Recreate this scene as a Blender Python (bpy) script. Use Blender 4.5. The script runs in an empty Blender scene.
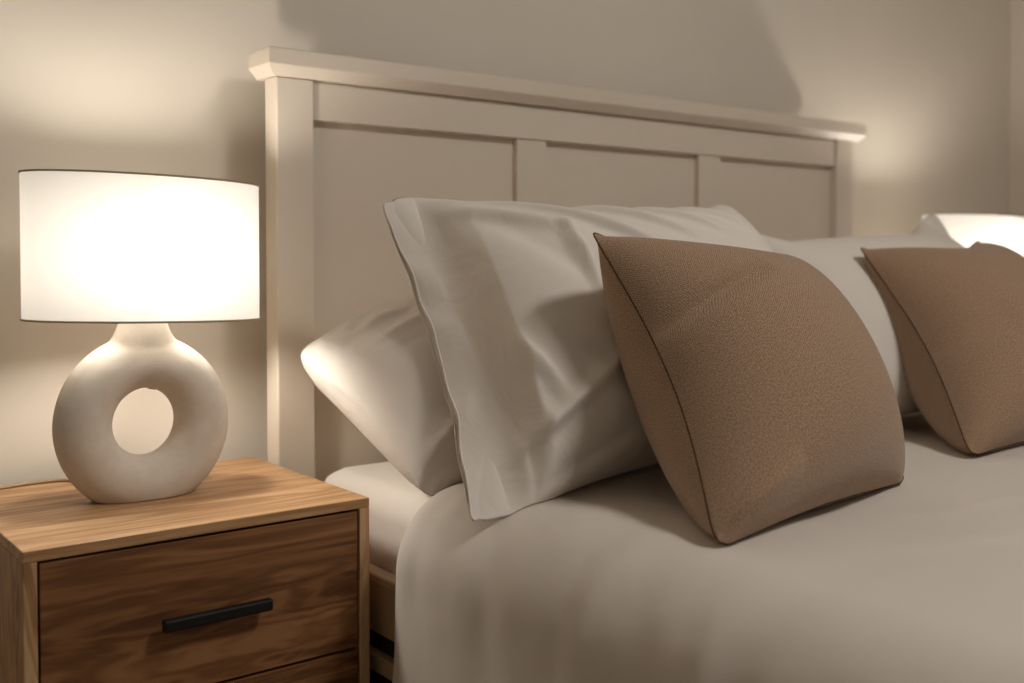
import bpy, bmesh, math, random
import numpy as np
from mathutils import Vector, Matrix

random.seed(7)
scene = bpy.context.scene
COL = scene.collection

# ------------------------------------------------------------------ helpers
def tag(o, label=None, cat=None, group=None, kind=None):
    if label: o['label'] = label
    if cat: o['category'] = cat
    if group: o['group'] = group
    if kind: o['kind'] = kind
    return o

def thing(name, loc, label, cat, group=None, rotz=0.0):
    o = bpy.data.objects.new(name, None)
    o.empty_display_size = 0.05
    COL.objects.link(o)
    o.location = loc
    o.rotation_euler = (0, 0, rotz)
    return tag(o, label, cat, group)

def link_mesh(name, me, mat, parent=None, smooth=True):
    o = bpy.data.objects.new(name, me)
    COL.objects.link(o)
    if mat: me.materials.append(mat)
    if smooth:
        me.polygons.foreach_set('use_smooth', [True] * len(me.polygons))
    if parent is not None: o.parent = parent
    return o

def from_bm(name, bm, mat, parent=None, smooth=False):
    me = bpy.data.meshes.new(name)
    bmesh.ops.recalc_face_normals(bm, faces=bm.faces[:])
    bm.to_mesh(me); bm.free()
    return link_mesh(name, me, mat, parent, smooth)

def add_box(bm, x0, x1, y0, y1, z0, z1, bevel=0.0, seg=2):
    vs = [bm.verts.new((x, y, z)) for x in (x0, x1) for y in (y0, y1) for z in (z0, z1)]
    idx = [(0, 1, 3, 2), (4, 6, 7, 5), (0, 4, 5, 1), (2, 3, 7, 6), (0, 2, 6, 4), (1, 5, 7, 3)]
    fs = [bm.faces.new([vs[i] for i in f]) for f in idx]
    if bevel > 0:
        es = list({e for f in fs for e in f.edges})
        bmesh.ops.bevel(bm, geom=es, offset=bevel, segments=seg, profile=0.5, affect='EDGES')

def box(name, b, mat, parent=None, bevel=0.002, seg=2):
    bm = bmesh.new()
    add_box(bm, *b, bevel=bevel, seg=seg)
    return from_bm(name, bm, mat, parent, False)

def tube_mesh(name, pts, r, mat, parent=None, closed=False, ns=8):
    """round tube along a polyline"""
    P = np.asarray(pts, float); n = len(P)
    if closed:
        T = np.roll(P, -1, 0) - np.roll(P, 1, 0)
    else:
        T = np.gradient(P, axis=0)
    T /= np.linalg.norm(T, axis=1)[:, None] + 1e-12
    up = np.array([0.13, 0.21, 0.97])
    N = np.cross(T, up); N /= np.linalg.norm(N, axis=1)[:, None] + 1e-9
    B = np.cross(T, N)
    a = np.linspace(0, 2 * np.pi, ns, endpoint=False)
    V = P[:, None, :] + r * (np.cos(a)[None, :, None] * N[:, None, :] + np.sin(a)[None, :, None] * B[:, None, :])
    V = V.reshape(-1, 3)
    F = []
    m = n if closed else n - 1
    for i in range(m):
        j = (i + 1) % n
        for k in range(ns):
            l = (k + 1) % ns
            F.append((i * ns + k, i * ns + l, j * ns + l, j * ns + k))
    if not closed:
        F.append(tuple(range(ns))); F.append(tuple(reversed(range((n - 1) * ns, n * ns))))
    me = bpy.data.meshes.new(name)
    me.from_pydata(V.tolist(), [], F)
    me.update()
    bm = bmesh.new(); bm.from_mesh(me); bmesh.ops.recalc_face_normals(bm, faces=bm.faces[:]); bm.to_mesh(me); bm.free()
    return link_mesh(name, me, mat, parent, True)

def copy_tree(o, parent=None):
    c = o.copy(); COL.objects.link(c)
    if parent is not None: c.parent = parent
    for ch in list(o.children):
        copy_tree(ch, c)
    return c

# ------------------------------------------------------------------ materials
def srgb(r, g, b):
    f = lambda c: (c / 255 / 12.92) if c / 255 <= 0.04045 else ((c / 255 + 0.055) / 1.055) ** 2.4
    return (f(r), f(g), f(b), 1.0)

class NT:
    def __init__(self, name):
        self.m = bpy.data.materials.new(name)
        self.m.use_nodes = True
        self.t = self.m.node_tree
        self.t.nodes.clear()
        self.out = self.n('ShaderNodeOutputMaterial')
    def n(self, typ, **kw):
        nd = self.t.nodes.new(typ)
        for k, v in kw.items(): setattr(nd, k, v)
        return nd
    def l(self, a, b): self.t.links.new(a, b)
    def principled(self, rough=0.6, spec=0.3, sheen=0.0):
        b = self.n('ShaderNodeBsdfPrincipled')
        b.inputs['Roughness'].default_value = rough
        b.inputs['Specular IOR Level'].default_value = spec
        b.inputs['Sheen Weight'].default_value = sheen
        self.l(b.outputs[0], self.out.inputs['Surface'])
        self.b = b
        return b
    def coords(self, kind='Object', scale=(1, 1, 1), rot=(0, 0, 0)):
        tc = self.n('ShaderNodeTexCoord'); mp = self.n('ShaderNodeMapping')
        mp.inputs['Scale'].default_value = scale
        mp.inputs['Rotation'].default_value = rot
        self.l(tc.outputs[kind], mp.inputs['Vector'])
        return mp.outputs[0]
    def noise(self, vec, scale, detail=3, rough=0.5, dist=0.0):
        nd = self.n('ShaderNodeTexNoise')
        nd.inputs['Scale'].default_value = scale
        nd.inputs['Detail'].default_value = detail
        nd.inputs['Roughness'].default_value = rough
        nd.inputs['Distortion'].default_value = dist
        self.l(vec, nd.inputs['Vector'])
        return nd.outputs['Fac']
    def ramp(self, fac, stops):
        r = self.n('ShaderNodeValToRGB')
        e = r.color_ramp.elements
        while len(e) < len(stops): e.new(0.5)
        for el, (p, c) in zip(e, stops):
            el.position = p; el.color = c
        self.l(fac, r.inputs['Fac'])
        return r.outputs['Color']
    def bump(self, height, strength, distance, normal=None):
        b = self.n('ShaderNodeBump')
        b.inputs['Strength'].default_value = strength
        b.inputs['Distance'].default_value = distance
        self.l(height, b.inputs['Height'])
        if normal is not None: self.l(normal, b.inputs['Normal'])
        return b.outputs['Normal']
    def math(self, op, a, b=None):
        m = self.n('ShaderNodeMath', operation=op)
        for i, v in enumerate((a, b)):
            if v is None: continue
            if isinstance(v, (int, float)): m.inputs[i].default_value = v
            else: self.l(v, m.inputs[i])
        return m.outputs[0]

def mat_paint(name, c, rough=0.6, spec=0.3, grain=0.15):
    t = NT(name); t.principled(rough, spec)
    v = t.coords()
    n1 = t.noise(v, 3.0, 3)
    lo = tuple(x * 0.965 for x in c[:3]) + (1,)
    t.l(t.ramp(n1, [(0.35, lo), (0.65, c)]), t.b.inputs['Base Color'])
    t.l(t.bump(t.noise(v, 260, 3), grain, 0.0006), t.b.inputs['Normal'])
    return t.m

def mat_linen_white(name, c, bump=0.25):
    t = NT(name); t.principled(0.75, 0.2, 0.08)
    t.b.inputs['Base Color'].default_value = c
    v = t.coords()
    soft = t.bump(t.noise(v, 11, 4, 0.45, 1.4), bump, 0.010)
    fine = t.bump(t.noise(v, 900, 2), 0.08, 0.0005, soft)
    t.l(fine, t.b.inputs['Normal'])
    return t.m

def mat_weave(name, c_dark, c_mid, c_light, threads=190):
    t = NT(name); t.principled(0.9, 0.1, 0.22)
    t.b.inputs['Sheen Roughness'].default_value = 0.5
    uv = t.n('ShaderNodeTexCoord').outputs['UV']
    # slubby yarn: coordinates wander a little
    nz = t.n('ShaderNodeTexNoise'); nz.inputs['Scale'].default_value = 60; nz.inputs['Detail'].default_value = 2
    t.l(uv, nz.inputs['Vector'])
    mx = t.n('ShaderNodeMix', data_type='RGBA', blend_type='LINEAR_LIGHT')
    mx.inputs['Factor'].default_value = 0.0035
    t.l(uv, mx.inputs[6]); t.l(nz.outputs['Color'], mx.inputs[7])
    sep = t.n('ShaderNodeSeparateXYZ'); t.l(mx.outputs[2], sep.inputs[0])
    su = t.math('SINE', t.math('MULTIPLY', sep.outputs[0], threads * math.pi))
    sv = t.math('SINE', t.math('MULTIPLY', sep.outputs[1], threads * math.pi))
    weave = t.math('MULTIPLY', su, sv)
    h = t.math('ADD', t.math('MULTIPLY', weave, 0.5), 0.5)
    fle = t.n('ShaderNodeTexNoise'); fle.inputs['Scale'].default_value = 260; fle.inputs['Detail'].default_value = 2
    t.l(uv, fle.inputs['Vector'])
    mixf = t.math('ADD', t.math('MULTIPLY', h, 0.36), t.math('MULTIPLY', fle.outputs['Fac'], 0.64))
    t.l(t.ramp(mixf, [(0.36, c_dark), (0.5, c_mid), (0.64, c_light)]), t.b.inputs['Base Color'])
    t.l(t.bump(mixf, 0.22, 0.0010), t.b.inputs['Normal'])
    return t.m

def mat_wood(name, cols, along=0, rough=0.45):
    t = NT(name); t.principled(rough, 0.3)
    sc = [9.0, 9.0, 9.0]; sc[along] = 0.9
    v = t.coords('Object', tuple(sc))
    broad = t.noise(v, 1.3, 4, 0.55, 1.6)
    sc2 = [70.0, 70.0, 70.0]; sc2[along] = 2.2
    v2 = t.coords('Object', tuple(sc2))
    fine = t.noise(v2, 1.0, 5, 0.6, 0.3)
    ring = t.math('ADD', t.math('MULTIPLY', t.math('SINE', t.math('MULTIPLY', broad, 46.0)), 0.5), 0.5)
    f = t.math('ADD', t.math('MULTIPLY', broad, 0.5), t.math('MULTIPLY', ring, 0.16))
    f = t.math('ADD', f, t.math('MULTIPLY', fine, 0.36))
    t.l(t.ramp(f, [(0.3, cols[0]), (0.5, cols[1]), (0.68, cols[2])]), t.b.inputs['Base Color'])
    t.l(t.bump(fine, 0.25, 0.0008), t.b.inputs['Normal'])
    return t.m

M = {}
M['wall'] = mat_paint('wall_paint', srgb(214, 205, 191), 0.75, 0.15, 0.12)
M['wall_r'] = mat_paint('wall_paint_right', srgb(214, 205, 191), 0.75, 0.15, 0.12)
M['ceil'] = mat_paint('ceiling_paint', srgb(222, 218, 210), 0.85, 0.1, 0.1)
M['cream'] = mat_paint('cream_paint', srgb(214, 202, 186), 0.42, 0.35, 0.06)
M['rail'] = mat_paint('rail_paint', srgb(172, 148, 118), 0.5, 0.3, 0.06)
M['board'] = mat_paint('baseboard_paint', srgb(228, 222, 212), 0.45, 0.35, 0.05)
M['white'] = mat_linen_white('white_cotton', srgb(226, 219, 210), 0.38)
M['duvet'] = mat_linen_white('white_duvet_cotton', srgb(217, 209, 199), 0.12)
M['sheet'] = mat_linen_white('white_sheet_cotton', srgb(224, 217, 208), 0.2)
M['hem'] = mat_linen_white('hem_thread', srgb(206, 196, 182), 0.1)
M['brown'] = mat_weave('brown_weave', srgb(114, 87, 65), srgb(153, 125, 100), srgb(190, 164, 140), 290)
M['seam'] = mat_paint('seam_thread', srgb(70, 48, 32), 0.9, 0.05, 0.1)
OAK = (srgb(126, 86, 54), srgb(180, 139, 97), srgb(208, 172, 132))
M['oak_x'] = mat_wood('oak_veneer', OAK, 0)
M['oak_z'] = mat_wood('oak_veneer_upright', OAK, 2)
M['oak_y'] = mat_wood('oak_veneer_side', OAK, 2)
M['oak_drawer_shaded'] = mat_wood('oak_veneer_shaded', (srgb(78, 48, 27), srgb(122, 82, 50), srgb(154, 110, 72)), 0)  # drawer oak slightly deeper itself, plus shade of the front put into its colour
M['black'] = mat_paint('black_metal', srgb(20, 19, 19), 0.45, 0.4, 0.05)
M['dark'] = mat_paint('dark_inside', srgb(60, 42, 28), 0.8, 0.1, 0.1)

def mat_ceramic():
    t = NT('matte_ceramic'); t.principled(0.85, 0.15)
    v = t.coords()
    n = t.noise(v, 60, 4, 0.6)
    t.l(t.ramp(n, [(0.3, srgb(212, 204, 192)), (0.7, srgb(220, 212, 201))]), t.b.inputs['Base Color'])
    vr = t.coords('Object', (6, 6, 130))
    rib = t.bump(t.noise(vr, 1.6, 2), 0.22, 0.0010)
    t.l(t.bump(t.noise(v, 240, 3), 0.15, 0.0006, rib), t.b.inputs['Normal'])
    return t.m
M['ceramic'] = mat_ceramic()

SHADE_T = 0.105
def mat_shade():
    t = NT('linen_shade')
    d = t.n('ShaderNodeBsdfDiffuse'); tr = t.n('ShaderNodeBsdfTranslucent')
    mx = t.n('ShaderNodeMixShader'); mx.inputs[0].default_value = SHADE_T
    v = t.coords('Object', (1, 1, 1))
    thr = t.noise(t.coords('Object', (500, 500, 60)), 1.0, 2)
    # the fabric overlaps in a soft upright seam, which lets less light through
    sp = t.n('ShaderNodeSeparateXYZ'); t.l(t.coords('Object'), sp.inputs[0])
    dd = t.math('DIVIDE', t.math('ADD', sp.outputs[0], 0.033), 0.011)
    seam = t.math('POWER', 2.718, t.math('MULTIPLY', t.math('MULTIPLY', dd, dd), -1.0))
    thr2 = t.math('SUBTRACT', t.math('MULTIPLY', thr, 1.0), t.math('MULTIPLY', seam, 0.30))
    t.l(t.ramp(thr2, [(0.0, (0.72, 0.69, 0.62, 1)), (0.3, (0.84, 0.81, 0.75, 1)), (0.7, (0.90, 0.88, 0.83, 1))]), tr.inputs['Color'])
    d.inputs['Color'].default_value = (0.92, 0.89, 0.84, 1)
    t.l(d.outputs[0], mx.inputs[1]); t.l(tr.outputs[0], mx.inputs[2])
    t.l(mx.outputs[0], t.out.inputs['Surface'])
    return t.m
M['shade'] = mat_shade()
M['trim'] = mat_paint('shade_trim', srgb(168, 152, 130), 0.8, 0.1, 0.1)

def mat_bulb():
    t = NT('bulb_glow')
    e = t.n('ShaderNodeEmission'); e.inputs['Color'].default_value = (1.0, 0.93, 0.84, 1)
    e.inputs['Strength'].default_value = 275.0
    t.l(e.outputs[0], t.out.inputs['Surface'])
    return t.m

def mat_carpet():
    t = NT('carpet'); t.principled(0.95, 0.05, 0.1)
    v = t.coords()
    t.l(t.ramp(t.noise(v, 90, 4, 0.7), [(0.3, srgb(120, 108, 94)), (0.7, srgb(160, 146, 128))]), t.b.inputs['Base Color'])
    t.l(t.bump(t.noise(v, 350, 3), 0.6, 0.004), t.b.inputs['Normal'])
    return t.m
M['carpet'] = mat_carpet()

# ------------------------------------------------------------------ room
WY = 0.046          # back wall plane
WR = 2.60           # right wall plane
def slab(name, b, mat):
    o = box(name, b, mat, None, bevel=0)
    o['kind'] = 'structure'
    return o
slab('floor', (-2.2, WR + .1, -3.6, WY + .1, -0.1, 0.0), M['carpet'])
slab('wall_back', (-2.2, WR + .1, WY, WY + .1, 0.0, 2.4), M['wall'])
slab('wall_right', (WR, WR + .1, -1.9, WY, 0.0, 2.4), M['wall_r'])
slab('wall_left', (-1.75, -1.65, -2.6, WY - .0005, 0.0, 2.4), M['wall'])
slab('ceiling', (-2.2, WR + .1, -2.6, WY + .1, 2.4, 2.5), M['ceil'])
def baseboard(name, b, mat):
    o = box(name, b, mat, None, bevel=0.004); o['kind'] = 'structure'; return o
baseboard('baseboard_back', (-1.65, WR - .018, WY - .016, WY, 0.0, 0.12), M['board'])
baseboard('baseboard_right', (WR - .016, WR, -1.9, WY, 0.0, 0.12), M['board'])

# ------------------------------------------------------------------ bed
W = 1.58
bed = thing('bed', (W / 2, -1.0, 0), 'cream painted wooden double bed with a tall panelled headboard against the wall', 'bed')
BX, BY = W / 2, -1.0
def L(b): return (b[0] - BX, b[1] - BX, b[2] - BY, b[3] - BY, b[4], b[5])
HY, HB = -0.074, -0.030
PW = 0.0676
hb = box('headboard', L((PW - .004, W - PW + .004, -0.052, -0.038, 0.22, 1.145)), M['cream'], bed, 0.001)   # recessed panel
box('post', L((0, PW, HY, HB, 0, 1.1500)), M['cream'], hb, 0.0025)
box('post', L((W - PW, W, HY, HB, 0, 1.1500)), M['cream'], hb, 0.0025)
box('top_rail', L((PW + .0008, W - PW - .0008, HY + .005, -0.036, 1.0849, 1.1496)), M['cream'], hb, 0.0015)
for xs in (0.503, 1.016):
    box('stile', L((xs, xs + .073, HY + .0085, -0.045, 0.25, 1.0846)), M['cream'], hb, 0.0015)
box('bottom_rail', L((PW + .001, W - PW - .001, HY + .008, -0.036, 0.25, 0.36)), M['cream'], hb, 0.0015)
bm = bmesh.new()                                     # cap: a square lip with a sloping cove under it
ring_rows = []
for (z, ins) in ((1.1936, .0025), (1.1915, 0.0), (1.1675, 0.0), (1.1655, .0012), (1.1505, .0145)):
    x0, x1, y0, y1 = -.021 + ins, W + .030 - ins, HY - .019 + ins, -0.014
    x0, x1, y0, y1 = x0 - BX, x1 - BX, y0 - BY, y1 - BY
    ring_rows.append([bm.verts.new(c) for c in ((x0, y0, z), (x1, y0, z), (x1, y1, z), (x0, y1, z))])
for a_, b_ in zip(ring_rows, ring_rows[1:]):
    for k in range(4): bm.faces.new((a_[k], a_[(k + 1) % 4], b_[(k + 1) % 4], b_[k]))
bm.faces.new(ring_rows[0]); bm.faces.new(ring_rows[-1][::-1])
from_bm('cap', bm, M['cream'], hb)
# side rails, foot board, drawer fronts under the rail
for sx in (0, 1):
    X = (lambda a, b: (a, b)) if sx == 0 else (lambda a, b: (W - b, W - a))
    bm = bmesh.new()
    x0, x1 = X(0.016, 0.032)
    add_box(bm, *L((x0, x1, -2.06, HY - .001, 0.315, 0.392)), bevel=0.002)
    x0, x1 = X(0.011, 0.036)
    add_box(bm, *L((x0, x1, -2.06, HY - .001, 0.388, 0.402)), bevel=0.003)
    from_bm('side_rail', bm, M['rail'], bed)
    x0, x1 = X(0.010, 0.034)
    box('lower_rail', L((x0, x1, -2.06, HY - .001, 0.262, 0.287)), M['rail'], bed, 0.002)
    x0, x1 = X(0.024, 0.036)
    box('storage_panel', L((x0, x1, -2.05, HY - .002, 0.03, 0.385)), M['dark'], bed, 0.001)  # dark brown carries the shade of this recess in its colour
box('footboard', L((0, W, -2.10, -2.061, 0.0, 0.46)), M['cream'], bed, 0.003)
box('slat_base', L((0.037, W - .037, -2.055, -0.10, 0.26, 0.285)), M['cream'], bed, 0.002)

# ------------------------------------------------------------------ mattress (rounded, in a fitted sheet)
MZ = 0.508
def rnd_noise(shape, cells, seed):
    r = np.random.RandomState(seed)
    g = r.rand(cells[0] + 3, cells[1] + 3) * 2 - 1
    y = np.linspace(0, cells[0], shape[0]); x = np.linspace(0, cells[1], shape[1])
    yi = np.minimum(y.astype(int), cells[0]); xi = np.minimum(x.astype(int), cells[1])
    fy = (y - yi)[:, None]; fx = (x - xi)[None, :]
    fy = fy * fy * (3 - 2 * fy); fx = fx * fx * (3 - 2 * fx)
    a = g[np.ix_(yi, xi)]; b = g[np.ix_(yi, xi + 1)]; c = g[np.ix_(yi + 1, xi)]; d = g[np.ix_(yi + 1, xi + 1)]
    return (a * (1 - fx) + b * fx) * (1 - fy) + (c * (1 - fx) + d * fx) * fy

def make_mattress():
    bm = bmesh.new()
    add_box(bm, 0.054, W - .054, -2.05, -0.082, 0.287, MZ)
    es = [e for e in bm.edges if not (e.verts[0].co.z < .3 and e.verts[1].co.z < .3)]
    bmesh.ops.bevel(bm, geom=es, offset=0.045, segments=6, profile=0.5, affect='EDGES')
    o = from_bm('mattress', bm, M['sheet'], None, True)
    m = o.modifiers.new('sub', 'SUBSURF'); m.levels = 1; m.render_levels = 1; m.subdivision_type = 'SIMPLE'
    return o
mattress = make_mattress()
tag(mattress, 'mattress in a white fitted sheet lying on the cream bed frame', 'mattress')

# ------------------------------------------------------------------ duvet
DY0 = -0.462        # head end edge
def duvet_section(s):
    """s in 0..1 across the bed -> x, z of the middle sheet, outward normal (nx, nz), hang weight"""
    R = 0.105
    pts = []
    xl, xr, zt, zb = -0.012, W + 0.012, 0.530, 0.16
    l1 = zt - R - zb; la = R * math.pi / 2; lt = (xr - R) - (xl + R)
    tot = 2 * l1 + 2 * la + lt
    d = s * tot
    out_x = np.zeros_like(d); out_z = np.zeros_like(d); nx = np.zeros_like(d); nz = np.zeros_like(d)
    a = d < l1
    out_x[a] = xl - 0.012 * ((l1 - d[a]) / l1) ** 1.0; out_z[a] = zb + d[a]; nx[a] = -1
    b = (d >= l1) & (d < l1 + la); t = (d[b] - l1) / R
    out_x[b] = xl + R - R * np.cos(t); out_z[b] = zt - R + R * np.sin(t); nx[b] = -np.cos(t); nz[b] = np.sin(t)
    c = (d >= l1 + la) & (d < l1 + la + lt); out_x[c] = xl + R + (d[c] - l1 - la); out_z[c] = zt; nz[c] = 1
    e = (d >= l1 + la + lt) & (d < l1 + 2 * la + lt); t = (d[e] - l1 - la - lt) / R
    out_x[e] = xr - R + R * np.sin(t); out_z[e] = zt - R + R * np.cos(t); nx[e] = np.sin(t); nz[e] = np.cos(t)
    f = d >= l1 + 2 * la + lt; out_x[f] = xr + 0.012 * ((d[f] - l1 - 2 * la - lt) / l1); out_z[f] = zt - R - (d[f] - l1 - 2 * la - lt); nx[f] = 1
    hang = np.clip(np.minimum(d, tot - d) / (l1 + la), 0, 1)     # 0 at hem, 1 on top
    return out_x, out_z, nx, nz, hang, d

def make_duvet():
    NS_, NY_ = 330, 240
    # finer sampling on the left shoulder that faces the camera
    s = np.linspace(0, 1, NS_)
    s = s ** 1.25
    X, Z, NX_, NZ_, hang, D = duvet_section(s)
    v = np.linspace(0, 1, NY_)
    Yl = DY0 - (v ** 1.15) * 1.57                   # to the foot
    n1 = rnd_noise((NY_, NS_), (14, 16), 3); n2 = rnd_noise((NY_, NS_), (34, 30), 5); n3 = rnd_noise((NY_, NS_), (9, 10), 8)
    yy = Yl[:, None] * np.ones((1, NS_))
    dist = (DY0 - yy)
    puff = np.sqrt(np.clip(dist / 0.07, 0, 1)) * 0.013 + 0.001
    hw = (1 - hang)[None, :]
    fold_w = np.clip(hw * 1.6 + 0.05, 0, 1) * np.clip(1.25 - hw * 0.4, 0, 1)
    # drape folds running over the shoulder
    ph = yy * 46 + 2.2 * n1 + 1.6 * hw * 3 + D[None, :] * 9.0
    fold = (np.sin(ph) + 0.5 * np.sin(ph * 1.73 + 1.2)) * 0.5
    fold = np.sign(fold) * np.abs(fold) ** 1.25
    amp = 0.010 * np.exp(-((hw - 0.36) / 0.26) ** 2) * np.clip(dist / 0.10, 0, 1) * (0.55 + 0.6 * np.clip(n3 + .3, 0, 1))
    top = 0.0045 * n3 + 0.0018 * n1 + 0.0007 * n2
    off = puff + fold * amp + top * np.clip(dist / 0.05, 0, 1)
    lift = 0.006 * np.exp(-((yy - DY0) / 0.10) ** 2)
    outer = np.stack([X[None, :] + NX_[None, :] * off, yy + 0.010 * n1 * (1 - hang)[None, :] + 0 * off, Z[None, :] + NZ_[None, :] * off + lift], -1)
    th = np.sqrt(np.clip(dist / 0.05, 0, 1)) * (0.008 + 0.010 * hang)[None, :] * np.clip(np.minimum(D, D[-1] - D) / 0.03, 0.0, 1)[None, :]
    inner = np.stack([X[None, :] - NX_[None, :] * th, yy, Z[None, :] - NZ_[None, :] * th], -1)
    inner[0] = outer[0]; inner[-1] = outer[-1]; inner[:, 0] = outer[:, 0]; inner[:, -1] = outer[:, -1]
    idx_o = np.arange(NY_ * NS_).reshape(NY_, NS_)
    idx_i = -np.ones((NY_, NS_), int)
    idx_i[1:-1, 1:-1] = NY_ * NS_ + np.arange((NY_ - 2) * (NS_ - 2)).reshape(NY_ - 2, NS_ - 2)
    for sl in (np.s_[0, :], np.s_[-1, :], np.s_[:, 0], np.s_[:, -1]): idx_i[sl] = idx_o[sl]
    V = np.concatenate([outer.reshape(-1, 3), inner[1:-1, 1:-1].reshape(-1, 3)])
    def quads(ix): return np.stack([ix[:-1, :-1], ix[:-1, 1:], ix[1:, 1:], ix[1:, :-1]], -1).reshape(-1, 4)
    F = np.concatenate([quads(idx_o)[:, ::-1], quads(idx_i)])
    me = bpy.data.meshes.new('duvet')
    me.from_pydata(V.tolist(), [], F.tolist()); me.update()
    o = link_mesh('duvet', me, M['duvet'])
    return o, outer
duvet, DOUT = make_duvet()
tag(duvet, 'smooth white duvet spread over the bed and hanging over its side', 'duvet')
DX = DOUT[:, :, 0]; DZ = DOUT[:, :, 2]; DYc = DOUT[:, :, 1]

def bed_height(x, y):
    """height of the bedding surface under a point (duvet, else mattress)"""
    j = np.clip(np.searchsorted(-DYc[:, 150], -y), 0, DYc.shape[0] - 1)
    mid = slice(60, 300)
    row_x = DX[0, mid]
    k = np.clip(np.searchsorted(row_x, x), 0, len(row_x) - 1)
    zd = DZ[:, mid][j, k]
    zd = np.where((x < row_x[0]) , -1.0, zd)
    zm = np.where((x > 0.05) & (x < W - .05), MZ, -1.0)
    f = np.clip((DY0 + 0.004 - y) / 0.02, 0, 1)
    return np.where(y < DY0 + .004, np.maximum(zd, zm), zm)

# ------------------------------------------------------------------ pillow simulation: two sewn sheets, inflated
def inflate(w, h, nx, ny, vol, seed, steps=150, iters=5, cuff=0, slack=1.0, shear=0.25, bend=0.06, pgain=1.0, hem_gap=0.012, anis=None):
    r = np.random.RandomState(seed)
    dx, dy = w / (nx - 1), h / (ny - 1)
    F = np.arange(nx * ny).reshape(ny, nx)
    B = F.copy()
    inner = np.ones((ny, nx), bool)
    inner[0, :] = inner[-1, :] = inner[:, -1] = False
    if not cuff: inner[:, 0] = False
    else: inner[1:-1, 0] = True
    B[inner] = nx * ny + np.arange(inner.sum())
    n = nx * ny + inner.sum()
    x0 = np.linspace(-w / 2, w / 2, nx); y0 = np.linspace(-h / 2, h / 2, ny)
    P = np.zeros((n, 3))
    GX, GY = np.meshgrid(x0, y0)
    P[F.ravel()] = np.stack([GX, GY, 0 * GX], -1).reshape(-1, 3)
    P[B.ravel()] = np.stack([GX, GY, 0 * GX], -1).reshape(-1, 3)
    n1 = rnd_noise((ny, nx), (7, 9), seed + 1); n2 = rnd_noise((ny, nx), (7, 9), seed + 2)
    P[F.ravel(), 2] += (0.004 + 0.003 * n1.ravel()) * inner.ravel()
    P[B[inner], 2] -= (0.004 + 0.003 * n2[inner])
    # uneven cloth: rest lengths vary slowly, which makes it wrinkle as real cases do
    sx = slack * (1 + 0.022 * rnd_noise((ny, nx), (4, 5), seed + 3)); sy = slack * (1 + 0.022 * rnd_noise((ny, nx), (4, 5), seed + 4))
    if cuff: sy[:, :cuff + 2] *= 0.945
    cons = []
    def add(I, J, rest, k, grp):
        cons.append((I.ravel(), J.ravel(), rest.ravel() if hasattr(rest, 'ravel') else np.full(I.size, rest), k))
    for S in (F, B):
        for par in (0, 1):
            I, J = S[:, par:-1:2], S[:, par + 1::2]; m = min(I.shape[1], J.shape[1])
            add(I[:, :m], J[:, :m], dx * sx[:, par:-1:2][:, :m], 1.0, 0)
            I, J = S[par:-1:2, :], S[par + 1::2, :]; m = min(len(I), len(J))
            add(I[:m], J[:m], dy * sy[par:-1:2, :][:m], 1.0, 0)
        dg = math.hypot(dx, dy)
        for par in (0, 1):
            I, J = S[par:-1:2, :-1], S[par + 1::2, 1:]; m = min(len(I), len(J)); add(I[:m], J[:m], dg * slack, shear, 0)
            I, J = S[par:-1:2, 1:], S[par + 1::2, :-1]; m = min(len(I), len(J)); add(I[:m], J[:m], dg * slack, shear, 0)
        for st in (2, 4):
            for a in range(2):
                cols = np.array([i for i in range(nx - st) if (i // st) % 2 == a])
                add(S[:, cols], S[:, cols + st], dx * st * slack, bend, 0)
                rows = np.array([i for i in range(ny - st) if (i // st) % 2 == a])
                add(S[rows, :], S[rows + st, :], dy * st * slack, bend, 0)
    quad = lambda S: np.stack([S[:-1, :-1], S[:-1, 1:], S[1:, 1:], S[1:, :-1]], -1)
    QF = quad(F)[:, cuff:].reshape(-1, 4); QB = quad(B)[:, cuff:].reshape(-1, 4)[:, ::-1]
    Q = np.concatenate([QF, QB])
    Vel = np.zeros_like(P)
    dt = 1.0
    for it in range(steps):
        a = P[Q[:, 2]] - P[Q[:, 0]]; b = P[Q[:, 3]] - P[Q[:, 1]]
        nrm = np.cross(a, b) * 0.5
        cen = P[Q].mean(1)
        V = (cen * nrm).sum() / 3
        p = pgain * 55.0 * max(0.0, (vol - V) / vol) + 0.15
        f = np.zeros_like(P)
        for k in range(4): np.add.at(f, Q[:, k], nrm * 0.25)
        acc = f * p / (dx * dy) * 0.0009
        Vel = Vel * 0.86 + acc
        X = P + Vel
        for _ in range(iters):
            for (I, J, rest, k) in cons:
                d = X[J] - X[I]
                l = np.sqrt((d * d).sum(1)) + 1e-9
                c = (l - rest) / l * 0.5 * k
                if k < 1: c = np.where(l > rest, c * 0.35, c)     # bend / shear: mostly resist crumpling
                d *= c[:, None]
                X[I] += d; X[J] -= d
            if cuff:
                for col, gap in ((cuff, 0.030), (cuff - 2, 0.022), (cuff // 2, 0.016), (1, hem_gap), (0, hem_gap)):
                    I, J = F[1:-1, col], B[1:-1, col]
                    prof = np.sin(np.linspace(0, np.pi, ny))[1:-1] ** 0.6
                    d = X[J] - X[I]; l = np.sqrt((d * d).sum(1)) + 1e-9
                    g = gap * prof + 0.002
                    c = np.where(l > g, (l - g) / l * 0.5, 0)
                    X[I] += d * c[:, None]; X[J] -= d * c[:, None]
        Vel = (X - P) * 0.97
        P = X
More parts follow.
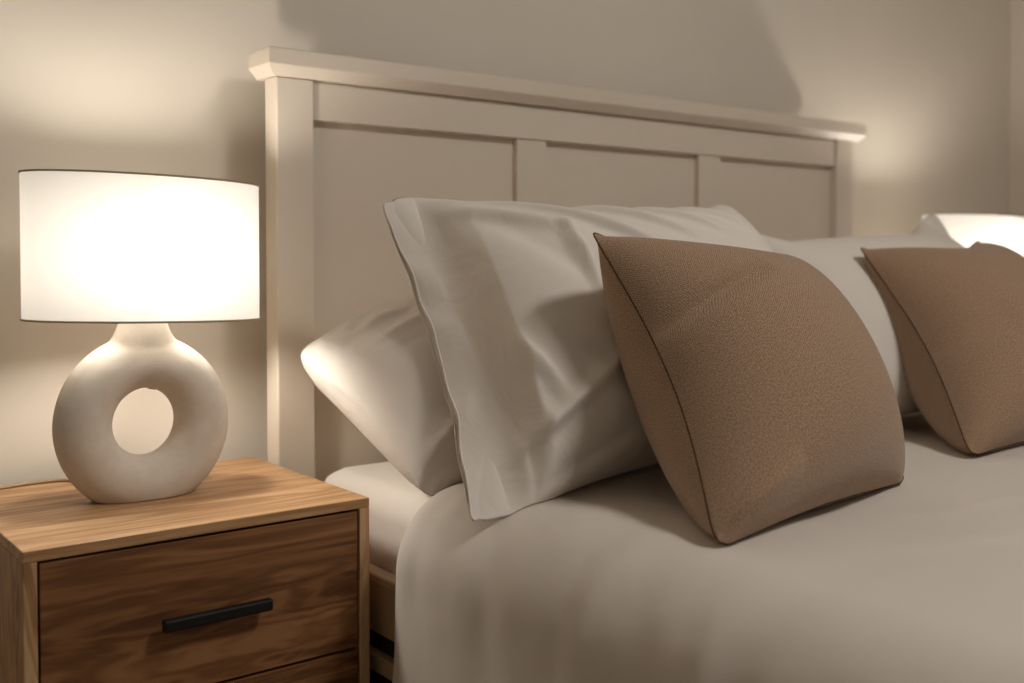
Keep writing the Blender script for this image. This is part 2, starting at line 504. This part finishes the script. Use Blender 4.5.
    for S in (F, B):                                    # take out grid-scale crumple
        for _ in range(14):
            G = P[S]
            A = G.copy()
            A[1:-1, 1:-1] = 0.5 * G[1:-1, 1:-1] + 0.125 * (G[:-2, 1:-1] + G[2:, 1:-1] + G[1:-1, :-2] + G[1:-1, 2:])
            A[0, 1:-1] = 0.5 * G[0, 1:-1] + 0.25 * (G[0, :-2] + G[0, 2:]); A[-1, 1:-1] = 0.5 * G[-1, 1:-1] + 0.25 * (G[-1, :-2] + G[-1, 2:])
            A[1:-1, 0] = 0.5 * G[1:-1, 0] + 0.25 * (G[:-2, 0] + G[2:, 0]); A[1:-1, -1] = 0.5 * G[1:-1, -1] + 0.25 * (G[:-2, -1] + G[2:, -1])
            P[S] = A
    P -= 0.25 * (P[F[0, 0]] + P[F[0, -1]] + P[F[-1, 0]] + P[F[-1, -1]])
    return refine(P, F, B, cuff)

def refine(P, F, B, cuff):
    """twice the cells, so that narrow folds stay smooth"""
    ny, nx = F.shape
    def up(G):
        A = np.zeros((G.shape[0] * 2 - 1, G.shape[1], 3)); A[::2] = G; A[1::2] = (G[1:] + G[:-1]) / 2
        C = np.zeros((A.shape[0], G.shape[1] * 2 - 1, 3)); C[:, ::2] = A; C[:, 1::2] = (A[:, 1:] + A[:, :-1]) / 2
        for _ in range(3):
            D = C.copy()
            D[1:-1, 1:-1] = 0.5 * C[1:-1, 1:-1] + 0.125 * (C[:-2, 1:-1] + C[2:, 1:-1] + C[1:-1, :-2] + C[1:-1, 2:])
            D[0, 1:-1] = 0.5 * C[0, 1:-1] + 0.25 * (C[0, :-2] + C[0, 2:]); D[-1, 1:-1] = 0.5 * C[-1, 1:-1] + 0.25 * (C[-1, :-2] + C[-1, 2:])
            D[1:-1, 0] = 0.5 * C[1:-1, 0] + 0.25 * (C[:-2, 0] + C[2:, 0]); D[1:-1, -1] = 0.5 * C[1:-1, -1] + 0.25 * (C[:-2, -1] + C[2:, -1])
            C = D
        return C
    GF, GB = up(P[F]), up(P[B])
    my, mx = GF.shape[:2]
    F2 = np.arange(my * mx).reshape(my, mx); B2 = F2.copy()
    inner = np.ones((my, mx), bool); inner[0, :] = inner[-1, :] = inner[:, -1] = False
    if cuff: inner[1:-1, 0] = True
    else: inner[:, 0] = False
    B2[inner] = my * mx + np.arange(inner.sum())
    return np.concatenate([GF.reshape(-1, 3), GB[inner]]), F2, B2

def soft_mesh(name, Pw, F, B, uvw, mat, parent=None):
    """closed mesh from the two sheets, with a woven-direction uv map"""
    quad = lambda S: np.stack([S[:-1, :-1], S[:-1, 1:], S[1:, 1:], S[1:, :-1]], -1).reshape(-1, 4)
    Q = np.concatenate([quad(F), quad(B)[:, ::-1]])
    me = bpy.data.meshes.new(name)
    me.from_pydata(Pw.tolist(), [], Q.tolist()); me.update()
    uvl = me.uv_layers.new(name='weave')
    ny, nx = F.shape
    gu, gv = np.meshgrid(np.linspace(0, uvw[0], nx), np.linspace(0, uvw[1], ny))
    U = np.stack([gu, gv], -1)
    qu = np.stack([U[:-1, :-1], U[:-1, 1:], U[1:, 1:], U[1:, :-1]], -2).reshape(-1, 4, 2)
    allu = np.concatenate([qu, qu[:, ::-1] + 0.37])
    uvl.data.foreach_set('uv', allu.reshape(-1).astype(np.float32))
    return link_mesh(name, me, mat, parent, True)

def place(P, F, corners, thick=1.0, shape=None, straight=(0.7, 0.7, 0.7, 0.7), round_=(0, 0, 0, 0)):
    """map the simulated pillow so that its four corners land on BL, BR, TL, TR; 'shape' adds bends in that frame,
    'straight' evens out the drawn-in edges, 'round_' blunts the corners"""
    BL, BR, TL, TR = [np.array(c, float) for c in corners]
    c = [P[F[0, 0]], P[F[0, -1]], P[F[-1, 0]], P[F[-1, -1]]]
    xl, xr = (c[0][0] + c[2][0]) / 2, (c[1][0] + c[3][0]) / 2
    yb, yt = (c[0][1] + c[1][1]) / 2, (c[2][1] + c[3][1]) / 2
    U = (P[:, 0] - xl) / (xr - xl); V = (P[:, 1] - yb) / (yt - yb); N = P[:, 2] * thick
    def curve(ids, a, b):
        o = np.argsort(a[ids]); return a[ids][o], b[ids][o]
    L_ = np.interp(V, *curve(F[:, 0], V, U)); R_ = np.interp(V, *curve(F[:, -1], V, U))
    D_ = np.interp(U, *curve(F[0, :], U, V)); T_ = np.interp(U, *curve(F[-1, :], U, V))
    sl, sr, sb, st = straight                 # left, right, bottom, top
    L2, R2, D2, T2 = L_ * (1 - sl), 1 + (R_ - 1) * (1 - sr), D_ * (1 - sb), 1 + (T_ - 1) * (1 - st)
    U, V = L2 + (U - L_) / (R_ - L_) * (R2 - L2), D2 + (V - D_) / (T_ - D_) * (T2 - D2)
    for (cu, cv), rr in zip(((0, 0), (1, 0), (0, 1), (1, 1)), round_):
        if rr <= 0: continue
        p = (rr - np.abs(U - cu)) / rr; q = (rr - np.abs(V - cv)) / rr
        k = (p > 0) & (q > 0) & (np.abs(U - cu) < rr) & (np.abs(V - cv) < rr)
        f = np.where(k, np.maximum(p, q) / np.sqrt(np.maximum(p * p + q * q, 1e-9)), 1.0)
        su = 1 if cu == 0 else -1; sv = 1 if cv == 0 else -1
        U = np.where(k, cu + su * rr * (1 - p * f), U); V = np.where(k, cv + sv * rr * (1 - q * f), V)
    nrm = np.cross(BR + TR - BL - TL, TL + TR - BL - BR); nrm /= np.linalg.norm(nrm)      # towards the viewer
    if shape is not None: U, V, N = shape(U, V, N)
    u, v = U[:, None], V[:, None]
    return (1 - v) * ((1 - u) * BL + u * BR) + v * ((1 - u) * TL + u * TR) + N[:, None] * nrm

def settle(Pw, lift=0.0015):
    zb = bed_height(Pw[:, 0], Pw[:, 1]) + lift
    d = zb - Pw[:, 2]
    Pw[:, 2] += np.maximum(d, 0)
    return Pw

def boundary_loop(F):
    return np.concatenate([F[0, :-1], F[:-1, -1], F[-1, :0:-1], F[:0:-1, 0]])

def gauss(x, c, w): return np.exp(-((x - c) / w) ** 2)

def ridge(U, V, p, q, w, a):
    """a fold along the segment p-q in pillow coordinates"""
    p = np.array(p); q = np.array(q); d = q - p; L2 = (d * d).sum()
    t = np.clip(((U - p[0]) * d[0] + (V - p[1]) * d[1]) / L2, -0.2, 1.2)
    sd = ((U - p[0]) * (-d[1]) + (V - p[1]) * d[0]) / math.sqrt(L2)
    env = np.clip(np.sin(np.clip((t + 0.1) / 1.2, 0, 1) * math.pi), 0, 1) ** 0.8
    return a * env * np.exp(-np.abs(sd / w) ** np.where(sd > 0, 1.35, 2.2))

GP = 'white bed pillows'
def pillow_object(P, F, B, Pw, label, cuff):
    c = Pw.mean(0)
    base = np.array([c[0], c[1], Pw[:, 2].min()])
    Pl = Pw - base
    o = soft_mesh('pillow', Pl, F, B, (1.0, 0.66), M['white'])
    o.location = base
    tag(o, label, 'pillow', GP)
    # stitched hem lines around the open end
    if not cuff: return o
    path = np.concatenate([Pl[F[1:-1, 0]], Pl[B[-2:0:-1, 0]]])
    tube_mesh('hem', path, 0.0013, M['white'], o, closed=True, ns=6)
    return o

from mathutils.bvhtree import BVHTree
def press(Pw, F, B, behind, nrm, eps=0.002, room=0.006):
    """lay a soft thing against the one behind it: whatever of it would sink in is pushed out along its own normal"""
    VB, QB = behind
    tree = BVHTree.FromPolygons([Vector(v) for v in VB], [tuple(int(i) for i in q) for q in QB])
    n = Vector(nrm)
    hit = np.full(len(Pw), -1e9)
    for k, v in enumerate(Pw):
        v = Vector(v)
        loc, no, idx, d = tree.ray_cast(v + n * 0.5, -n, 0.9)
        if loc is not None: hit[k] = (loc - v).dot(n)
    need_b = np.maximum(hit + eps, 0); need_f = np.maximum(hit + room, 0)
    need = np.where(hit > -1e8, need_b, 0)
    fr = np.zeros(len(Pw), bool); fr[F[1:-1, 1:-1].ravel()] = True
    need = np.where(fr & (hit > -1e8), need_f, need)
    return Pw + need[:, None] * np.array(nrm)

def quads_of(F, B):
    q = lambda S: np.stack([S[:-1, :-1], S[:-1, 1:], S[1:, 1:], S[1:, :-1]], -1).reshape(-1, 4)
    return np.concatenate([q(F), q(B)[:, ::-1]])

def frame_normal(c):
    BL, BR, TL, TR = [np.array(x, float) for x in c]
    n = np.cross(BR + TR - BL - TL, TL + TR - BL - BR)
    return n / np.linalg.norm(n)

# --- back left pillow, slumped against the headboard
P, F, B = inflate(0.80, 0.50, 104, 66, 0.0165, 23, steps=130, slack=1.0)
def shp_back(U, V, N):
    N = N + 0.035 * np.sin(np.pi * np.clip(V, 0, 1))
    N = N - 0.078 * np.clip(1 - U / 0.42, 0, 1.2) ** 2 * np.clip(V * 1.3, 0.1, 1)
    front = np.clip(N / 0.05, 0, 1)
    N = N + front * (ridge(U, V, (-.02, .84), (.12, .74), .024, .020) - ridge(U, V, (.01, .70), (.12, .93), .018, .022)
                     + ridge(U, V, (.04, .66), (.24, .60), .025, .010) - ridge(U, V, (.06, .56), (.30, .50), .035, .009)
                     + ridge(U, V, (.01, .10), (.16, .24), .022, .014) - ridge(U, V, (.07, .06), (.22, .12), .022, .014)
                     + ridge(U, V, (.12, .02), (.26, .10), .02, .012) + ridge(U, V, (.22, .95), (.34, .55), .03, .008))
    return U, V, N
corners = [(.034, -.462, .527), (.77, -.44, .527), (-.012, -.178, .778), (.76, -.155, .735)]
Pw = place(P, F, corners, 0.85, shp_back, (.9, .9, .9, .9), (.06, .06, .14, .14))
Pw[:, 1] = np.minimum(Pw[:, 1], -0.078)
Pw = settle(Pw)
BACK = (Pw.copy(), quads_of(F, B))
pillow_back = pillow_object(P, F, B, Pw, 'white pillow slumped low against the headboard beside the oak nightstand', 0)

# --- front left pillow
P, F, B = inflate(0.80, 0.52, 128, 84, 0.0165, 11, steps=170, cuff=11, slack=1.0)
PP = (P, F, B)
def shp_front(U, V, N):
    U0, V0 = U.copy(), V.copy()
    front = np.clip(N / 0.05, 0, 1)
    # diagonal pull folds under the top edge
    N = N + front * (ridge(U0, V0, (.19, .93), (.47, .60), .015, .022) + ridge(U0, V0, (.33, .97), (.58, .66), .014, .020)
        + ridge(U0, V0, (.47, .97), (.70, .68), .013, .018) + ridge(U0, V0, (.60, .98), (.82, .72), .012, .016)
        + ridge(U0, V0, (.06, .95), (.30, .72), .025, .020) - ridge(U0, V0, (.14, .90), (.33, .42), .035, .012)
        + ridge(U0, V0, (.27, .76), (.275, .48), .012, .021) - ridge(U0, V0, (.26, .97), (.50, .68), .016, .013)
        - ridge(U0, V0, (.41, .97), (.62, .70), .016, .013)
        + ridge(U0, V0, (.04, .10), (.30, .30), .022, .019) - ridge(U0, V0, (.08, .02), (.36, .14), .03, .012)
        - ridge(U0, V0, (.055, .96), (.120, .02), .009, .016) + ridge(U0, V0, (.080, .96), (.145, .02), .012, .010)
        + ridge(U0, V0, (.10, .50), (.17, .22), .014, .013) - ridge(U0, V0, (.20, .40), (.34, .18), .03, .007))
    # the empty end of the case folds back
    k = np.clip((0.13 - U0) / 0.13, 0, 1)
    N = N - 0.080 * k ** 1.15 * np.sin(np.pi * np.clip(V0 * 0.9 + 0.06, 0, 1))
    U = U + 0.060 * k * np.sin(np.pi * np.clip(V0, 0, 1))
    # top leans a little further back and sags in the middle
    V = V - 0.042 * np.sin(np.pi * np.clip(U0, 0, 1)) ** 0.8 * np.clip(V0, 0, 1) ** 3
    N = N - 0.04 * np.clip(V0, 0, 1) ** 2
    return U, V, N
corners = [(-.005, -.640, .535), (.735, -.60, .56), (.046, -.360, .972), (.793, -.375, .979)]
Pw = place(P, F, corners, 0.85, shp_front, (.6, .5, .7, .35), (.03, .03, .05, .05))
Pw = settle(press(Pw, F, B, BACK, frame_normal(corners)))
FRONT = (Pw.copy(), quads_of(F, B))
pillow_front = pillow_object(P, F, B, Pw, 'large white pillow standing in front at the left, behind the nearest brown cushion', 11)

# --- right pillow
P, F, B = PP
def sst(a, b, x):
    t = np.clip((x - a) / (b - a), 0, 1)
    return t * t * (3 - 2 * t)
def shp_right(U, V, N):
    U0, V0 = U.copy(), V.copy()
    V = V - 0.125 * sst(-.02, .15, U0) * (1 - sst(.74, 1.0, U0)) * np.clip(V0, 0, 1) ** 2
    N = N - 0.05 * np.clip(V0, 0, 1) ** 2
    return U, V, N
# mirrored: its open end is on the right
Pm = P.copy(); Pm[:, 0] *= -1
Fm, Bm = F[:, ::-1], B[:, ::-1]
corners = [(.820, -.600, .560), (1.520, -.60, .550), (.830, -.330, .950), (1.545, -.360, .985)]
Pw = place(Pm, Fm, corners, 0.78, shp_right, (.5, .5, .7, .75), (.03, .03, .05, .012))
Pw[:, 1] = np.minimum(Pw[:, 1], -0.078)
Pw = settle(Pw)
RIGHT = (Pw.copy(), quads_of(Fm, Bm))
c = Pw.mean(0); base = np.array([c[0], c[1], Pw[:, 2].min()])
pillow_right = soft_mesh('pillow', Pw - base, Fm, Bm, (1.0, 0.66), M['white'])
pillow_right.location = base
tag(pillow_right, 'white pillow on the right half of the bed, behind the farther brown cushion', 'pillow', GP)
path = np.concatenate([(Pw - base)[F[1:-1, 0]], (Pw - base)[B[-2:0:-1, 0]]])
tube_mesh('hem', path, 0.0013, M['white'], pillow_right, closed=True, ns=6)

# ------------------------------------------------------------------ brown cushions
GC = 'brown woven cushions'
def cushion(seed, corners, label, shape, behind, vol=0.0125, straight=(.25, .22, .85, .12), rnd=(.06, .07, .02, .05)):
    P, F, B = inflate(0.475, 0.475, 72, 72, vol, seed, steps=150, slack=1.0, shear=0.3, bend=0.10)
    Pw = place(P, F, corners, 1.0, shape, straight, rnd)
    Pw = settle(press(Pw, F, B, behind, frame_normal(corners), 0.004, 0.010))
    c = Pw.mean(0); base = np.array([c[0], c[1], Pw[:, 2].min()])
    Pl = Pw - base
    o = soft_mesh('cushion', Pl, F, B, (1.0, 1.0), M['brown'])
    o.location = base
    tag(o, label, 'cushion', GC)
    tube_mesh('seam', Pl[boundary_loop(F)], 0.0009, M['seam'], o, closed=True, ns=6)
    return o
def shp_c1(U, V, N):
    front = np.clip(N / 0.03, 0, 1)
    N = N - front * ridge(U, V, (.02, .60), (.34, .68), .035, .020)
    N = N + front * ridge(U, V, (.02, .04), (.22, .10), .035, .014)
    return U, V, N
cushion(41, [(.094, -.928, .547), (.568, -.860, .548), (.158, -.660, .888), (.614, -.580, .855)],
        'brown woven square cushion nearest the camera, leaning on the large left pillow', shp_c1, FRONT)
def shp_c2(U, V, N):
    front = np.clip(N / 0.03, 0, 1)
    N = N - front * ridge(U, V, (.05, .42), (.30, .40), .06, .012)
    return U, V, N
cushion(57, [(.790, -.826, .550), (1.235, -.83, .549), (.950, -.520, .874), (1.355, -.530, .893)],
        'brown woven square cushion farther off at the right edge, in front of the right pillow', shp_c2, RIGHT, straight=(.25, .45, .85, .0), rnd=(.06, .07, .02, .02))

# ------------------------------------------------------------------ nightstands
NXL, NXR, NYF, NYB, NZ = -0.4622, -0.0106, -0.3862, 0.0, 0.52
def make_nightstand():
    cx, cy = (NXL + NXR) / 2, (NYF + NYB) / 2
    w, d = (NXR - NXL) / 2, (NYB - NYF) / 2
    root = thing('nightstand', (cx, cy, 0), 'oak two drawer nightstand at the left of the bed under the near lamp', 'nightstand', 'oak nightstands')
    T = 0.0135
    box('top_panel', (-w, w, -d, d, NZ - T, NZ), M['oak_x'], root, 0.0012)
    box('side_panel', (-w, -w + .0155, -d, d, 0.10, NZ - T - .0003), M['oak_z'], root, 0.001)
    box('side_panel', (w - .0155, w, -d, d, 0.10, NZ - T - .0003), M['oak_z'], root, 0.001)
    box('back_panel', (-w + .016, w - .016, d - .012, d - .002, 0.10, NZ - T - .001), M['dark'], root, 0.0)
    box('bottom_panel', (-w + .016, w - .016, -d + .001, d - .013, 0.10, 0.115), M['oak_x'], root, 0.001)
    zt = NZ - T - .0035
    for z1, z0 in ((zt, 0.3135), (0.3095, 0.1185)):
        dr = box('drawer', (-w + .0185, w - .0185, -d + .0015, -d + .019, z0, z1), M['oak_drawer_shaded'], root, 0.0008)
        bm = bmesh.new()                                  # drawer body behind the front
        add_box(bm, -w + .024, -w + .036, -d + .0195, d - .03, z0 + .012, z1 - .03)
        add_box(bm, w - .036, w - .024, -d + .0195, d - .03, z0 + .012, z1 - .03)
        add_box(bm, -w + .0365, w - .0365, d - .042, d - .03, z0 + .012, z1 - .03)
        add_box(bm, -w + .0365, w - .0365, -d + .0195, d - .0425, z0 + .012, z0 + .020)
        from_bm('drawer_box', bm, M['dark'], dr)
        zc = (z0 + z1) / 2 - .001
        bm = bmesh.new()                                  # bar handle on two feet
        hx0, hx1 = -.073, .069
        add_box(bm, hx0, hx1, -d - .026, -d - .014, zc - .0075, zc + .0075, bevel=0.0025)
        for hx in (hx0 + .012, hx1 - .022):
            add_box(bm, hx, hx + .010, -d - .0145, -d + .002, zc - .0068, zc + .0012, bevel=0.001)
        from_bm('handle', bm, M['black'], dr)
    for sx in (-1, 1):
        for sy in (-1, 1):
            bm = bmesh.new()
            bmesh.ops.create_cone(bm, cap_ends=True, segments=20, radius1=.010, radius2=.017, depth=.10,
                                  matrix=Matrix.Translation((sx * (w - .04), sy * (d - .04), .05)))
            from_bm('leg', bm, M['oak_z'], root, True)
    return root
ns = make_nightstand()
ns2 = copy_tree(ns)
RLX, RLY = 1.905, -0.225
ns2.location = (RLX + .02, ns.location.y, 0)
ns2['label'] = 'oak two drawer nightstand at the right of the bed under the far lamp'

# ------------------------------------------------------------------ lamps
def make_lamp():
    LX, LY = -0.249, -0.181
    root = thing('table_lamp', (LX, LY, NZ), 'lit table lamp with a white ring base standing on the left oak nightstand', 'lamp', 'ring base lamps', 0.0)
    # ring base with a neck, voxel-fused and smoothed into one body
    bm = bmesh.new()
    R, r, ry, zc = 0.0860, 0.0385, 0.043, 0.104
    NU, NV = 96, 40
    ring = []
    for i in range(NU):
        a = 2 * math.pi * i / NU
        row = []
        # the tube is a little fuller at the sides and the foot
        rr = r * (1.0 + 0.03 * (1 - math.sin(a)) - 0.02)
        for j in range(NV):
            b = 2 * math.pi * j / NV
            q = R + rr * math.cos(b)
            row.append(bm.verts.new((q * math.cos(a), ry * math.sin(b), zc + q * math.sin(a))))
        ring.append(row)
    for i in range(NU):
        for j in range(NV):
            bm.faces.new((ring[i][j], ring[(i + 1) % NU][j], ring[(i + 1) % NU][(j + 1) % NV], ring[i][(j + 1) % NV]))
    prof = [(0.062, 0.196), (0.050, 0.214), (0.039, 0.230), (0.0335, 0.244), (0.032, 0.258), (0.032, 0.268)]
    rows = []
    for (rad, z) in prof:
        rows.append([bm.verts.new((rad * math.cos(2 * math.pi * k / 40), min(rad, .036) * math.sin(2 * math.pi * k / 40), z)) for k in range(40)])
    for a_, b_ in zip(rows, rows[1:]):
        for k in range(40):
            bm.faces.new((a_[k], a_[(k + 1) % 40], b_[(k + 1) % 40], b_[k]))
    bm.faces.new(rows[0][::-1]); bm.faces.new(rows[-1])
    bmesh.ops.recalc_face_normals(bm, faces=bm.faces[:])
    me = bpy.data.meshes.new('tmp'); bm.to_mesh(me); bm.free()
    tmp = bpy.data.objects.new('tmp', me); COL.objects.link(tmp)
    rm = tmp.modifiers.new('r', 'REMESH'); rm.mode = 'VOXEL'; rm.voxel_size = 0.0026
    sm = tmp.modifiers.new('s', 'SMOOTH'); sm.factor = 0.5; sm.iterations = 12
    bpy.context.view_layer.update()
    dg = bpy.context.evaluated_depsgraph_get()
    me2 = bpy.data.meshes.new_from_object(tmp.evaluated_get(dg), depsgraph=dg)
    bpy.data.objects.remove(tmp)
    n = len(me2.vertices); co = np.zeros(n * 3, np.float32); me2.vertices.foreach_get('co', co); co = co.reshape(-1, 3)
    z = co[:, 2]                                             # flat foot with a soft edge
    k = 0.006
    co[:, 0] = co[:, 0] * 0.965 - 0.006
    co[:, 2] = np.where(z > k, z, np.maximum(k - (k - z) * np.exp(-(k - z) / k * 0.9), 0.0) * 0 + np.clip(z, 0.0006, None))
    me2.vertices.foreach_set('co', co.ravel()); me2.update()
    me2.materials.clear()
    base = link_mesh('base', me2, M['ceramic'], root, True)
    base.data.name = 'base'
    # dark cable hole in the top of the ring opening
    bm = bmesh.new()
    bmesh.ops.create_cone(bm, cap_ends=True, segments=20, radius1=.0055, radius2=.0055, depth=.006)
    g = from_bm('cable_grommet', bm, M['black'], base, True)
    g.location = (.010, .012, zc + R - r - .0005); g.rotation_euler = (0, .25, 0)
    # shade: open oval drum
    A_, B_, z0, z1 = 0.163, 0.098, 0.249, 0.444
    NU = 128
    tilt = -0.024
    V, Fc = [], []
    NR = 12
    for j in range(NR + 1):
        t = j / NR
        for i in range(NU):
            a = 2 * math.pi * i / NU
            V.append((A_ * math.cos(a), B_ * math.sin(a), z0 + (z1 - z0) * t + tilt * A_ * math.cos(a)))
    for j in range(NR):
        for i in range(NU):
            k = (i + 1) % NU
            Fc.append((j * NU + i, j * NU + k, (j + 1) * NU + k, (j + 1) * NU + i))
    me = bpy.data.meshes.new('shade'); me.from_pydata(V, [], Fc); me.update()
    sh = link_mesh('shade', me, M['shade'], root, True)
    for zz in (z0, z1):
        pts = [(1.002 * A_ * math.cos(2 * math.pi * i / NU), 1.002 * B_ * math.sin(2 * math.pi * i / NU), zz + tilt * A_ * math.cos(2 * math.pi * i / NU)) for i in range(NU)]
        tube_mesh('shade_rim', pts, 0.0014, M['trim'], sh, closed=True, ns=8)
    # side seam of the shade
    ang = math.radians(176)
    pts = [(1.002 * A_ * math.cos(ang), 1.002 * B_ * math.sin(ang), z0 + (z1 - z0) * q + tilt * A_ * math.cos(ang)) for q in np.linspace(0, 1, 10)]
    # bulb holder and fitting
    bm = bmesh.new()
    bmesh.ops.create_cone(bm, cap_ends=True, segments=24, radius1=.017, radius2=.015, depth=.026, matrix=Matrix.Translation((0, 0, .275)))
    from_bm('bulb_holder', bm, M['board'], root, True)
    bm = bmesh.new()
    bmesh.ops.create_uvsphere(bm, u_segments=24, v_segments=16, radius=.028, matrix=Matrix.Translation((0, 0, BULBZ - NZ)) @ Matrix.Diagonal((0.62, 0.62, 1.95, 1)))
    bl = from_bm('bulb', bm, M['bulb'], root, True)
    for s in (-1, 1):
        tube_mesh('shade_bracket', [(s * .015, 0, .300), (s * .06, 0, .290), (s * (A_ - .002), 0, .262 + tilt * A_ * s)], .0015, M['trim'], root, ns=6)
    return root
BULBZ = 0.862
M['bulb'] = mat_bulb()
lamp = make_lamp()
lamp2 = copy_tree(lamp)
lamp2.location = (RLX, RLY, NZ)
lamp2.rotation_euler = (0, 0, math.radians(-12))
lamp2['label'] = 'lit table lamp at the far right edge, half hidden behind the farther brown cushion'
# left lamp cable, lying on the nightstand and over its left edge
cab = [(-.025, .036, .012), (-.040, .080, .0035), (-.052, .135, .003), (-.075, .166, .003), (-.115, .170, .003), (-.161, .163, .003), (-.205, .157, .003), (-.2145, .156, .0025), (-.2185, .156, -.012), (-.222, .158, -.10), (-.225, .162, -.30), (-.228, .176, -.516)]
def smooth_path(p, n=8):
    p = np.array(p); out = []
    for i in range(len(p) - 1):
        p0 = p[max(i - 1, 0)]; p1 = p[i]; p2 = p[i + 1]; p3 = p[min(i + 2, len(p) - 1)]
        for t in np.linspace(0, 1, n, endpoint=False):
            out.append(0.5 * ((2 * p1) + (-p0 + p2) * t + (2 * p0 - 5 * p1 + 4 * p2 - p3) * t * t + (-p0 + 3 * p1 - 3 * p2 + p3) * t ** 3))
    out.append(p[-1]); return out
M['cable'] = mat_paint('cable_plastic', srgb(170, 146, 116), 0.6, 0.3, 0.05)
tube_mesh('power_cable', smooth_path(cab), 0.0026, M['cable'], lamp, ns=8)

# ------------------------------------------------------------------ light
CEIL_W = 26.0
def area(name, loc, target, size, power, color):
    l = bpy.data.lights.new(name, 'AREA'); l.shape = 'RECTANGLE'; l.size, l.size_y = size
    l.energy = power; l.color = color
    o = bpy.data.objects.new(name, l); COL.objects.link(o)
    o.location = loc
    o.rotation_euler = (Vector(target) - Vector(loc)).to_track_quat('-Z', 'Y').to_euler()
    return o
area('ceiling_light', (0.60, -1.95, 2.37), (0.5, -0.9, 0.5), (0.40, 0.40), CEIL_W, (1.0, 0.95, 0.90))

w = bpy.data.worlds.new('World'); scene.world = w
w.use_nodes = True
bg = w.node_tree.nodes['Background']
bg.inputs['Color'].default_value = (1.0, 0.90, 0.80, 1)
bg.inputs['Strength'].default_value = 0.18

# ------------------------------------------------------------------ camera (position and lens solved from the photograph)
cd = bpy.data.cameras.new('Camera'); cam = bpy.data.objects.new('Camera', cd); COL.objects.link(cam)
yaw, pitch, fpx, sy = 0.6600, 0.0275, 1055.97, 53.53
cam.location = (-0.7529, -1.6676, 0.8533)
fw = Vector((math.sin(yaw) * math.cos(pitch), math.cos(yaw) * math.cos(pitch), -math.sin(pitch)))
cam.rotation_euler = fw.to_track_quat('-Z', 'Y').to_euler()
cd.sensor_width = 36.0; cd.lens = fpx * 36 / 1024
cd.shift_y = -sy / 1024
cd.clip_start = 0.02
cd.dof.use_dof = True; cd.dof.focus_distance = 1.42; cd.dof.aperture_fstop = 2.8
scene.camera = cam

scene.view_settings.view_transform = 'Standard'
scene.view_settings.look = 'None'
scene.view_settings.exposure = 0.0
scene.view_settings.gamma = 1.0
scene.view_settings.use_curve_mapping = False
scene.cycles.sample_clamp_indirect = 4.0
scene.cycles.max_bounces = 10
scene.cycles.diffuse_bounces = 8
scene.cycles.transmission_bounces = 8
